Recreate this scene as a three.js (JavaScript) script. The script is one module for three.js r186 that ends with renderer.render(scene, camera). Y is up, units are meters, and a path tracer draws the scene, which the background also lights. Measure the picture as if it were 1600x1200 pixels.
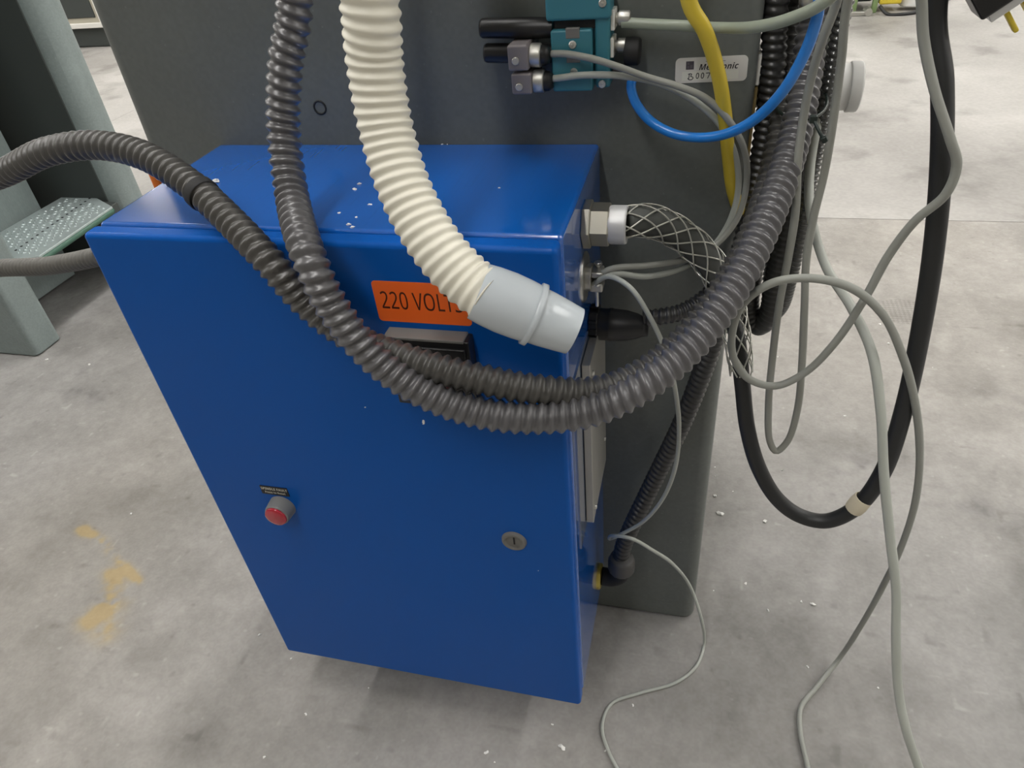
import * as THREE from 'three';
import { RoundedBoxGeometry } from 'three/addons/geometries/RoundedBoxGeometry.js';
import { mergeGeometries, mergeVertices, toCreasedNormals } from 'three/addons/utils/BufferGeometryUtils.js';
import { RectAreaLightUniformsLib } from 'three/addons/lights/RectAreaLightUniformsLib.js';

// ---------- camera, exposure, lights ----------
const scene = new THREE.Scene();
scene.background = new THREE.Color(0x000000);
const camera = new THREE.PerspectiveCamera(2 * Math.atan(600 / 1109) * 180 / Math.PI, 4 / 3, 0.05, 60);
camera.rotation.order = 'YXZ';
camera.rotation.set(-0.6529, 0.3039, -0.1079);
camera.position.set(0.7532, 1.4288, 0.6646);
scene.add(camera);
const renderer = new THREE.WebGLRenderer({ antialias: true });
renderer.toneMapping = THREE.LinearToneMapping;
renderer.toneMappingExposure = 1.0;
renderer.shadowMap.enabled = true;
RectAreaLightUniformsLib.init();
const LAMP = { color: 0xfdfbf8, power: 35, glow: 14, y: 4.45, len: 2.4, wid: 0.16,
  rows: [-12.3, -8.2, -4.1, 0, 4.1, 8.2, 12.3], zs: [-14.2, -11.4, -8.6, -5.8, -3, -0.2], frontRows: [-8.2, 0, 8.2], frontZ: 2.6 };

// ---------- helpers ----------
let seed = 7;
const rnd = () => { seed = (seed * 1664525 + 1013904223) >>> 0; return seed / 4294967296; };
const V = (x, y, z) => new THREE.Vector3(x, y, z);
const col = (r, g, b) => new THREE.Color().setRGB(r, g, b);
const used = {};
function numbered(n) { const k = used[n] = (used[n] ?? -1) + 1; return k ? n + '_' + String(k).padStart(3, '0') : n; }
function tag(o, label, category, group) { o.userData.label = label; o.userData.category = category; if (group) o.userData.group = group; return o; }
function clean(g) {
  g = g.index ? g.toNonIndexed() : g;
  const n = g.attributes.position.count;
  if (!g.attributes.normal) g.computeVertexNormals();
  if (!g.attributes.uv) g.setAttribute('uv', new THREE.BufferAttribute(new Float32Array(n * 2), 2));
  const r = new THREE.BufferGeometry();
  for (const a of ['position', 'normal', 'uv']) r.setAttribute(a, g.attributes[a]);
  return r;
}
const join = (gs) => Array.isArray(gs) ? (gs.length === 1 ? gs[0] : mergeGeometries(gs.map(clean))) : gs;
function thing(name, label, category, pos, group) {            // a Group standing at the thing's base
  const o = new THREE.Group(); o.name = numbered(name); o.position.copy(pos); o.userData.base = pos.toArray();
  scene.add(o); return tag(o, label, category, group);
}
function part(name, gs, mat, parent) {                           // geometry is given in world metres
  const g = join(gs).clone(); let root = parent; while (root.parent && root.parent !== scene) root = root.parent;
  g.translate(-root.position.x, -root.position.y, -root.position.z);
  const m = new THREE.Mesh(g, mat); m.name = name; parent.add(m); return m;
}
function single(name, gs, mat, label, category, group) {         // a thing that is one mesh, origin at its base
  const g = join(gs).clone(); g.computeBoundingBox(); const b = g.boundingBox;
  const c = V((b.min.x + b.max.x) / 2, b.min.y, (b.min.z + b.max.z) / 2);
  g.translate(-c.x, -c.y, -c.z);
  const m = new THREE.Mesh(g, mat); m.name = numbered(name); m.position.copy(c); scene.add(m);
  return tag(m, label, category, group);
}
function struct(name, gs, mat, parent) {
  const m = new THREE.Mesh(join(gs), mat); m.name = name; (parent ?? scene).add(m); if (!parent) m.userData.kind = 'structure'; return m;
}
function box(x0, x1, y0, y1, z0, z1, r = 0.002, seg = 2) {
  const w = x1 - x0, h = y1 - y0, d = z1 - z0;
  const g = r > 0 ? new RoundedBoxGeometry(w, h, d, seg, Math.min(r, w / 2.01, h / 2.01, d / 2.01)) : new THREE.BoxGeometry(w, h, d);
  return g.translate((x0 + x1) / 2, (y0 + y1) / 2, (z0 + z1) / 2);
}
function along(g, a, b) {                                        // y axis geometry from origin, laid from a towards b
  const q = new THREE.Quaternion().setFromUnitVectors(V(0, 1, 0), b.clone().sub(a).normalize());
  return g.applyQuaternion(q).translate(a.x, a.y, a.z);
}
function lathe(a, b, prof, seg = 32) {                           // prof: [distance along a->b, radius]
  return along(new THREE.LatheGeometry(prof.map(([t, r]) => new THREE.Vector2(Math.max(r, 0.00001), t)), seg), a, b);
}
function rod(a, b, r, seg = 20, bev = 0.0008) {
  const L = a.distanceTo(b); bev = Math.min(bev, r * 0.4, L * 0.3);
  return toCreasedNormals(lathe(a, b, [[0, 0], [0, r - bev], [bev, r], [L - bev, r], [L, r - bev], [L, 0]], seg), 0.6);
}
function hexNut(a, b, r, bev = 0.0015) {
  const L = a.distanceTo(b);
  return toCreasedNormals(lathe(a, b, [[0, 0], [0, r - bev], [bev, r], [L - bev, r], [L, r - bev], [L, 0]], 6), 0.3);
}
// a hose or cable: radius may depend on the length run s and on the angle round the hose
function sweep(pts, radius, step, radial, caps = true) {
  const curve = new THREE.CatmullRomCurve3(pts, false, 'centripetal');
  curve.arcLengthDivisions = 600;
  const L = curve.getLength(), n = Math.max(4, Math.ceil(L / step));
  const P = curve.getSpacedPoints(n), pos = [], idx = [], uv = [];
  const T = P.map((p, i) => P[Math.min(i + 1, n)].clone().sub(P[Math.max(i - 1, 0)]).normalize());
  let N = V(0.31, 0.2, 0.9).cross(T[0]).normalize();
  for (let i = 0; i <= n; i++) {
    N.addScaledVector(T[i], -N.dot(T[i])).normalize();
    const B = T[i].clone().cross(N), s = L * i / n;
    for (let j = 0; j < radial; j++) {
      const a = j / radial * Math.PI * 2, r = typeof radius === 'number' ? radius : radius(s, a, L);
      const c = Math.cos(a) * r, d = Math.sin(a) * r;
      pos.push(P[i].x + N.x * c + B.x * d, P[i].y + N.y * c + B.y * d, P[i].z + N.z * c + B.z * d); uv.push(s, j / radial);
    }
  }
  for (let i = 0; i < n; i++) for (let j = 0; j < radial; j++) {
    const a = i * radial + j, b = i * radial + (j + 1) % radial; idx.push(a, b, a + radial, b, b + radial, a + radial);
  }
  if (caps) for (const [i, f] of [[0, 1], [n, 0]]) {
    pos.push(P[i].x, P[i].y, P[i].z); uv.push(0, 0); const c = pos.length / 3 - 1;
    for (let j = 0; j < radial; j++) { const a = i * radial + j, b = i * radial + (j + 1) % radial; f ? idx.push(c, b, a) : idx.push(c, a, b); }
  }
  const g = new THREE.BufferGeometry();
  g.setAttribute('position', new THREE.Float32BufferAttribute(pos, 3)); g.setAttribute('uv', new THREE.Float32BufferAttribute(uv, 2)); g.setIndex(idx);
  g.computeVertexNormals(); return g;
}
const conduit = (pts, R, pitch, deep = 0.22, rad = 22) => sweep(pts, (s, a) => R * (1 - deep * (1 - Math.pow(0.5 + 0.5 * Math.cos(2 * Math.PI * (s / pitch + a / (2 * Math.PI))), 0.85))), pitch / 8, rad);
const cable = (pts, r, rad = 12) => sweep(pts, (s) => r * (1 + 0.03 * Math.sin(s * 37) * Math.sin(s * 11)), Math.max(0.004, r * 0.8), rad);
// rounded outline in plan, raised from y0 to y1
function pillar(x0, x1, z0, z1, y0, y1, r, bev = 0.006) {
  const s = new THREE.Shape(), a = x0 + bev, b = x1 - bev, c = -z1 + bev, d = -z0 - bev; r -= bev;
  s.moveTo(a + r, c); s.lineTo(b - r, c); s.absarc(b - r, c + r, r, -Math.PI / 2, 0); s.lineTo(b, d - r); s.absarc(b - r, d - r, r, 0, Math.PI / 2);
  s.lineTo(a + r, d); s.absarc(a + r, d - r, r, Math.PI / 2, Math.PI); s.lineTo(a, c + r); s.absarc(a + r, c + r, r, Math.PI, Math.PI * 1.5);
  return new THREE.ExtrudeGeometry(s, { depth: y1 - y0 - 2 * bev, bevelEnabled: true, bevelSize: bev, bevelThickness: bev, bevelSegments: 3, curveSegments: 14 }).rotateX(-Math.PI / 2).translate(0, y0 + bev, 0);
}
// a thin print: rounded sheet with its face map over the whole sheet; centre c, facing +z, turned by roll
function sheet(w, h, r, t, c, roll = 0) {
  const s = new THREE.Shape(), x = w / 2, y = h / 2;
  s.moveTo(-x + r, -y); s.lineTo(x - r, -y); s.absarc(x - r, -y + r, r, -Math.PI / 2, 0); s.lineTo(x, y - r); s.absarc(x - r, y - r, r, 0, Math.PI / 2);
  s.lineTo(-x + r, y); s.absarc(-x + r, y - r, r, Math.PI / 2, Math.PI); s.lineTo(-x, -y + r); s.absarc(-x + r, -y + r, r, Math.PI, Math.PI * 1.5);
  const g = new THREE.ExtrudeGeometry(s, { depth: t, bevelEnabled: false, curveSegments: 6 }), p = g.attributes.position, u = g.attributes.uv;
  for (let i = 0; i < p.count; i++) u.setXY(i, p.getX(i) / w + 0.5, p.getY(i) / h + 0.5);
  return g.rotateZ(roll).translate(c.x, c.y, c.z);
}
// value noise
const hash = (x, y, k) => { let h = Math.imul(x, 374761393) ^ Math.imul(y, 668265263) ^ Math.imul(k, 974634777); h = Math.imul(h ^ (h >>> 13), 1274126177); return ((h ^ (h >>> 16)) >>> 0) / 4294967296; };
function vnoise(x, y, k, wrap) {
  const xi = Math.floor(x), yi = Math.floor(y), fx = x - xi, fy = y - yi, u = fx * fx * (3 - 2 * fx), v = fy * fy * (3 - 2 * fy);
  const w = wrap ? (n) => ((n % wrap) + wrap) % wrap : (n) => n;
  const a = hash(w(xi), w(yi), k), b = hash(w(xi + 1), w(yi), k), c = hash(w(xi), w(yi + 1), k), d = hash(w(xi + 1), w(yi + 1), k);
  return a + (b - a) * u + (c - a) * v + (a - b - c + d) * u * v;
}
function makeTexture(n, f, srgb = true) {
  const d = new Uint8Array(n * n * 4), o = [0, 0, 0];
  for (let j = 0; j < n; j++) for (let i = 0; i < n; i++) { f((i + 0.5) / n, (j + 0.5) / n, o); const k = (j * n + i) * 4; d[k] = o[0]; d[k + 1] = o[1]; d[k + 2] = o[2]; d[k + 3] = 255; }
  const t = new THREE.DataTexture(d, n, n); t.magFilter = THREE.LinearFilter; t.minFilter = THREE.LinearMipmapLinearFilter; t.generateMipmaps = true;
  t.wrapS = t.wrapT = THREE.RepeatWrapping; if (srgb) t.colorSpace = THREE.SRGBColorSpace; t.needsUpdate = true; return t;
}
function canvasTexture(w, h, draw) {
  const c = document.createElement('canvas'); c.width = w; c.height = h; draw(c.getContext('2d'), w, h);
  const t = new THREE.CanvasTexture(c); t.colorSpace = THREE.SRGBColorSpace; return t;
}
const cl = (v) => Math.max(0, Math.min(255, v));
const fb = (u, v, base, oct, k, wrap = true) => { let s = 0, a = 0.5, f = base; for (let i = 0; i < oct; i++) { s += a * vnoise(u * f, v * f, k + i, wrap ? f : 0); a *= 0.5; f *= 2; } return s; };

// ---------- materials ----------
const mat = (c, rough, metal = 0, more = {}) => new THREE.MeshPhysicalMaterial({ color: c, roughness: rough, metalness: metal, ...more });
// concrete of the slab in view: u runs along x, v along -z
const SL = { x0: -3.6, x1: 3.6, z0: -2.45, z1: 2.6 };
const inSlab = (x, z) => [(x - SL.x0) / (SL.x1 - SL.x0), (SL.z1 - z) / (SL.z1 - SL.z0)];
const blob = (x, z, cx, cz, rx, rz, ang) => { const c = Math.cos(ang), s = Math.sin(ang), dx = x - cx, dz = z - cz, a = (dx * c + dz * s) / rx, b = (-dx * s + dz * c) / rz; return Math.exp(-(a * a + b * b)); };
const concrete = (x, z, o) => {
  const u = x + 40, v = z + 40;
  let m = (fb(u, v, 0.9, 3, 3, false) - 0.44) * 52 + (fb(u, v, 9, 4, 33, false) - 0.47) * 32 + (vnoise(u * 60, v * 60, 21) - 0.5) * 9 + (vnoise(u * 230, v * 230, 22) - 0.5) * 10; const sp = vnoise(u * 34, v * 34, 51); if (sp > 0.9) m -= (sp - 0.9) * 150; const wp = vnoise(u * 47, v * 47, 52); if (wp > 0.93) m += (wp - 0.93) * 260;
  const st = fb(u, v, 3.1, 4, 40, false); if (st > 0.6) m -= (st - 0.6) * 110;
  const sc = vnoise(u * 9 + v * 2, v * 1.3, 60); if (sc > 0.88) m += (sc - 0.88) * 60;
  const w = (fb(u, v, 0.6, 3, 77, false) - 0.45) * 14;
  o[0] = 155 + m + w * 0.5; o[1] = 152 + m; o[2] = 148 + m - w * 0.8;
};
const PAINT = [[V(-0.8608, 0, -0.315), V(-0.7617, 0, -0.2809), 0.014, 1.1], [V(-0.7617, 0, -0.2809), V(-0.5735, 0, -0.1855), 0.012, 0.9], [V(-0.6578, 0, -0.1973), V(-0.5992, 0, -0.1086), 0.026, 0.8], [V(-0.5992, 0, -0.1086), V(-0.6096, 0, -0.0694), 0.034, 0.7], [V(-0.6096, 0, -0.0694), V(-0.5514, 0, -0.044), 0.03, 0.5]];
const slabMap = makeTexture(2048, (u, v, o) => {
  const x = SL.x0 + u * (SL.x1 - SL.x0), z = SL.z1 - v * (SL.z1 - SL.z0); concrete(x, z, o);
  // worn yellow paint marks and old boot scuffs
  const n = fb(x + 9, z + 9, 26, 3, 90, false);
  let y = 0;
  for (const [p, q, w, k] of PAINT) { const dx = q.x - p.x, dz = q.z - p.z, t = Math.max(0, Math.min(1, ((x - p.x) * dx + (z - p.z) * dz) / (dx * dx + dz * dz))), e = Math.hypot(x - p.x - dx * t, z - p.z - dz * t); y += k * Math.exp(-(e * e) / (w * w)); }
  y = Math.max(0, Math.min(0.45, y * (n * 2.6 - 0.75)));
  o[0] += (196 - o[0]) * y; o[1] += (158 - o[1]) * y; o[2] += (82 - o[2]) * y;
  for (const [cx, cz, rx, rz, a] of [[-1.42, -0.98, 0.05, 0.03, 0.3], [-1.3, -0.86, 0.11, 0.035, 0.1], [-1.6, -0.85, 0.04, 0.03, 0], [1.5, -0.75, 0.1, 0.05, 0.4], [1.25, -0.9, 0.12, 0.04, -0.3], [1.8, -1.2, 0.18, 0.06, 0.2], [1.1, 0.1, 0.2, 0.08, 0.5]]) {
    const q = blob(x, z, cx, cz, rx, rz, a) * Math.max(0, n * 3 - 1); o[0] -= q * 22; o[1] -= q * 22; o[2] -= q * 20;
  }
  const tr = blob(x, z, 1.47, -1.7, 0.11, 0.09, 0) > 0.45 && ((Math.floor((x + z) * 70) + Math.floor((x - z) * 70)) & 1); if (tr) { o[0] -= 14; o[1] -= 14; o[2] -= 14; }
  o[0] = cl(o[0]); o[1] = cl(o[1]); o[2] = cl(o[2]);
});
const farMap = makeTexture(1024, (u, v, o) => {
  const m = (fb(u, v, 4, 6, 5) - 0.49) * 70 + (vnoise(u * 256, v * 256, 8, 256) - 0.5) * 9 - Math.max(0, fb(u, v, 14, 5, 61) - 0.55) * 95;
  o[0] = cl(158 + m); o[1] = cl(155 + m); o[2] = cl(151 + m);
});
const paintMap = makeTexture(512, (u, v, o) => {                  // faint mottling of sprayed machine enamel
  const m = (fb(u, v, 4, 5, 12) - 0.48) * 34 + (vnoise(u * 128, v * 128, 9, 128) - 0.5) * 14, d = hash(Math.floor(u * 300), Math.floor(v * 300), 4) > 0.9985 ? 60 : 0;
  o[0] = o[1] = o[2] = cl(226 + m + d);
});
paintMap.repeat.set(1.6, 1.6);
const bodyMap = canvasTexture(1024, 1024, (c, w, h) => {          // blue enamel with dusty rub marks that run down the sheet
  c.fillStyle = '#ffffff'; c.fillRect(0, 0, w, h);
  const g = new Uint8Array(1);
  for (let i = 0; i < 260; i++) { const x = rnd() * w, y = rnd() * h, l = 30 + rnd() * 240; c.globalAlpha = 0.03 + rnd() * 0.08; c.fillStyle = rnd() < 0.5 ? '#e8d9b0' : '#cfd2c4'; c.fillRect(x, y, 1 + rnd() * 5, l); }
  c.globalAlpha = 1;
});
const M = {
  slab: mat(0xffffff, 0.62, 0, { map: slabMap }), slabFar: mat(0xffffff, 0.62, 0, { map: farMap }), joint: mat(0x4a4640, 0.95),
  wall: mat(0xb9b6ac, 0.9), ceiling: mat(0xdad8d0, 0.9),
  blue: mat(col(0.003, 0.094, 0.42), 0.36, 0, { specularIntensity: 0.2, clearcoat: 0.12, clearcoatRoughness: 0.08 }),
  blueSide: mat(col(0.004, 0.115, 0.50), 0.14, 0, { ior: 1.8, clearcoat: 0.8, clearcoatRoughness: 0.06 }),
  gasket: mat(0x0a0f1e, 0.8),
  green: mat(col(0.170, 0.186, 0.174), 0.5, 0, { map: paintMap, clearcoat: 0.25, clearcoatRoughness: 0.4 }),
  greenPale: mat(col(0.29, 0.345, 0.34), 0.5, 0, { map: paintMap }),
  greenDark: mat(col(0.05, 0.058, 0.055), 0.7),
  tread: mat(col(0.46, 0.53, 0.53), 0.36, 0.35), treadHole: mat(0x14161a, 0.9), treadLip: mat(col(0.05, 0.13, 0.09), 0.5),
  conduitBrown: mat(col(0.074, 0.071, 0.066), 0.36, 0, { clearcoat: 0.35, clearcoatRoughness: 0.3 }), conduitGrey: mat(col(0.100, 0.098, 0.104), 0.34, 0, { clearcoat: 0.7, clearcoatRoughness: 0.3 }),
  conduitBlack: mat(col(0.028, 0.028, 0.028), 0.4, 0, { clearcoat: 0.3, clearcoatRoughness: 0.3 }),
  conduitLit: mat(col(0.16, 0.155, 0.14), 0.45),  // paler than the other conduits: the light on it is in the colour
  shiny: mat(col(0.09, 0.092, 0.09), 0.22, 0.4, { clearcoat: 0.6, clearcoatRoughness: 0.15 }),
  cream: mat(col(0.84, 0.81, 0.70), 0.42), cuff: mat(col(0.56, 0.61, 0.65), 0.22), cuffIn: mat(0x30343a, 0.8),
  rubber: mat(col(0.020, 0.021, 0.022), 0.45), grey: mat(col(0.30, 0.305, 0.275), 0.5), greyDark: mat(col(0.32, 0.33, 0.30), 0.5), greyPale: mat(col(0.42, 0.44, 0.40), 0.45),
  clear: mat(col(0.42, 0.47, 0.38), 0.3, 0, { transmission: 0.25, thickness: 0.004, ior: 1.4 }),
  blueHose: mat(col(0.015, 0.22, 0.72), 0.3, 0, { clearcoat: 0.4 }), yellowHose: mat(col(0.74, 0.56, 0.05), 0.4), orange: mat(col(0.75, 0.18, 0.02), 0.5),
  steel: mat(col(0.62, 0.62, 0.6), 0.3, 1), zinc: mat(col(0.55, 0.54, 0.50), 0.42, 0.9), nickel: mat(col(0.42, 0.40, 0.34), 0.38, 0.9), ferrule: mat(col(0.66, 0.66, 0.66), 0.42, 0.35), alu: mat(col(0.50, 0.49, 0.46), 0.42, 0.75), wire: mat(col(0.62, 0.62, 0.56), 0.35, 0.7),
  black: mat(col(0.014, 0.014, 0.015), 0.38), blackMatt: mat(col(0.012, 0.012, 0.013), 0.7), plasticGrey: mat(col(0.20, 0.20, 0.20), 0.5), capGrey: mat(col(0.18, 0.175, 0.165), 0.5), red: mat(col(0.42, 0.012, 0.03), 0.25, 0, { clearcoat: 0.6 }),
  teal: mat(col(0.045, 0.21, 0.27), 0.45), dinGrey: mat(col(0.23, 0.21, 0.22), 0.5), white: mat(0xe9e7e0, 0.5), pvc: mat(col(0.80, 0.80, 0.78), 0.4), tape: mat(col(0.70, 0.63, 0.48), 0.8), brass: mat(col(0.62, 0.50, 0.12), 0.35, 0.8), brown: mat(col(0.28, 0.20, 0.07), 0.6),
  tie: mat(col(0.012, 0.022, 0.018), 0.4), chip: mat(0xf2f1ee, 0.8), lampBody: mat(0xe6e6e2, 0.6), beige: mat(col(0.5, 0.47, 0.38), 0.6), limeGreen: mat(col(0.20, 0.29, 0.12), 0.5), yellow: mat(col(0.72, 0.56, 0.05), 0.45),
};
M.sleeve = mat(col(0.072, 0.076, 0.070), 0.6);
M.lamp = new THREE.MeshStandardMaterial({ color: 0xffffff, emissive: LAMP.color, emissiveIntensity: LAMP.glow, roughness: 0.6 });

// ---------- the shop: floor slabs, walls, ceiling, rows of tube lights ----------
{
  const floor = new THREE.Group(); floor.name = 'floor'; floor.userData.kind = 'structure'; scene.add(floor);
  const g = 0.002, xs = [-15, SL.x0, SL.x1, 15], zs = [-16, -7.5, SL.z0, SL.z1, 9];
  for (let i = 0; i < 3; i++) for (let j = 0; j < 4; j++) {
    const near = i === 1 && j === 2, x0 = xs[i] + g, x1 = xs[i + 1] - g, z0 = zs[j] + g, z1 = zs[j + 1] - g;
    const b = new THREE.BoxGeometry(x1 - x0, 0.14, z1 - z0), p = b.attributes.position, u = b.attributes.uv;
    b.translate((x0 + x1) / 2, -0.07, (z0 + z1) / 2);
    for (let k = 0; k < p.count; k++) { const [a, c] = inSlab(p.getX(k), p.getZ(k)); near ? u.setXY(k, a, c) : u.setXY(k, p.getX(k) / 3, p.getZ(k) / 3); }
    struct('slab', b, near ? M.slab : M.slabFar, floor);
  }
  struct('slab_bed', new THREE.BoxGeometry(30, 0.06, 25).translate(0, -0.172, -3.5), M.joint, floor);
  struct('ceiling', new THREE.BoxGeometry(30.4, 0.2, 25.4).translate(0, 5.1, -3.5), M.ceiling);
  struct('wall_left', new THREE.BoxGeometry(0.2, 5.2, 25).translate(-15.1, 2.4, -3.5), M.wall);
  struct('wall_right', new THREE.BoxGeometry(0.2, 5.2, 25).translate(15.1, 2.4, -3.5), M.wall);
  struct('wall_back', new THREE.BoxGeometry(30.4, 5.2, 0.2).translate(0, 2.4, -16.1), M.wall);
  struct('wall_front', new THREE.BoxGeometry(30.4, 5.2, 0.2).translate(0, 2.4, 9.1), M.wall);
  const f = thing('strip_light', 'long white fluorescent strip light hanging under the shop ceiling', 'light', V(0, LAMP.y, 0), 'rows of strip lights under the ceiling');
  const y = LAMP.y, w = LAMP.wid / 2, l = LAMP.len / 2;
  part('housing', [box(-w - 0.01, w + 0.01, y + 0.02, y + 0.09, -l - 0.02, l + 0.02, 0.006), rod(V(0, y + 0.08, -l * 0.7), V(0, 5.0, -l * 0.7), 0.008, 8), rod(V(0, y + 0.08, l * 0.7), V(0, 5.0, l * 0.7), 0.008, 8)], M.lampBody, f);
  part('diffuser', box(-w, w, y - 0.005, y + 0.022, -l, l, 0.008), M.lamp, f);
  const r = new THREE.RectAreaLight(LAMP.color, LAMP.power, LAMP.wid, LAMP.len); r.position.set(0, -0.012, 0); r.rotation.x = -Math.PI / 2; f.add(r);
  let first = true;
  for (const [x, z] of [...LAMP.rows.flatMap((x) => LAMP.zs.map((z) => [x, z])), ...LAMP.frontRows.map((x) => [x, LAMP.frontZ])]) { const c = first ? f : f.clone(); if (!first) { c.name = numbered('strip_light'); scene.add(c); } first = false; c.position.set(x, LAMP.y, z); }
}

// ---------- the grey machine column that carries everything ----------
{
  const t = thing('machine_column', 'grey green painted steel machine column behind the blue cabinet', 'machine', V(0.33, 0, -0.6));
  part('column_body', pillar(-0.1465, 0.8095, -0.98, -0.321, 0.004, 1.52, 0.024), M.green, t);
  part('contact_shade_pad', pillar(-0.13, 0.795, -0.96, -0.335, 0, 0.012, 0.03, 0.002), M.blackMatt, t);  // black inset pad stands in for the contact shadow along the column foot
  part('cable_arm', [box(0.40, 0.46, 1.5, 1.99, -0.8, -0.74, 0.006), box(0.80, 0.86, 1.5, 1.99, -0.8, -0.74, 0.006), box(0.38, 0.86, 1.5, 1.53, -0.82, -0.72, 0.004), box(0.2, 1.3, 1.93, 1.99, -0.13, -0.07, 0.006), box(0.40, 0.46, 1.99, 2.05, -0.8, 0.1, 0.006), box(0.80, 0.86, 1.99, 2.05, -0.8, 0.1, 0.006), box(0.2, 1.3, 1.93, 1.99, -0.53, -0.47, 0.006)], M.green, t);
  const h = V(0.1924, 1.136, -0.321); part('bolt_hole', lathe(h, V(h.x, h.y, h.z + 0.002), [[-0.004, 0.0105], [0.0012, 0.0105], [0.0014, 0.0085], [-0.002, 0.0072], [-0.0035, 0]], 24), M.blackMatt, t);
  part('edge_plate', [box(0.8085, 0.8135, 0.98, 1.145, -0.40, -0.345, 0.001)], M.brown, t);
  part('edge_plate', [box(0.8085, 0.8140, 1.147, 1.185, -0.40, -0.347, 0.001)], M.white, t);
  const lt = canvasTexture(880, 300, (c, w, hh) => {
    c.fillStyle = '#dedcd8'; c.fillRect(0, 0, w, hh); c.fillStyle = '#e6e6de'; c.fillRect(85, 165, 690, 105);
    c.fillStyle = '#4d4852'; c.fillRect(130, 42, 98, 98); c.fillStyle = '#635d68'; c.fillRect(146, 56, 26, 26); c.fillRect(182, 84, 30, 40); c.fillRect(148, 96, 22, 30);
    c.fillStyle = '#26262a'; c.font = 'italic bold 96px sans-serif'; c.fillText('Medtronic', 285, 150, 480);
    c.fillStyle = '#8d8580'; c.fillRect(370, 50, 120, 7); c.fillRect(510, 50, 100, 7);
    c.strokeStyle = '#2b2b30'; c.lineWidth = 10; c.lineCap = 'round'; c.lineJoin = 'round';
    c.beginPath(); c.moveTo(178, 190); c.lineTo(170, 250); c.moveTo(165, 195); c.quadraticCurveTo(215, 180, 200, 210); c.quadraticCurveTo(185, 222, 205, 225); c.quadraticCurveTo(245, 240, 205, 262); c.quadraticCurveTo(170, 268, 160, 245); c.stroke();
    for (const x of [278, 340]) { c.beginPath(); c.ellipse(x, 218, 15, 32, 0.1, 0, 7); c.stroke(); }
    c.beginPath(); c.moveTo(385, 190); c.lineTo(432, 188); c.lineTo(405, 250); c.stroke();
  });
  const a = V(0.7525, 1.1751, -0.321);
  part('asset_label', sheet(0.0885, 0.0305, 0.006, 0.0006, V(a.x, a.y, -0.3212), 0.018), mat(0xffffff, 0.45, 0, { map: lt }), t).userData.label = 'white asset label with a name and a handwritten number';
}

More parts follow.
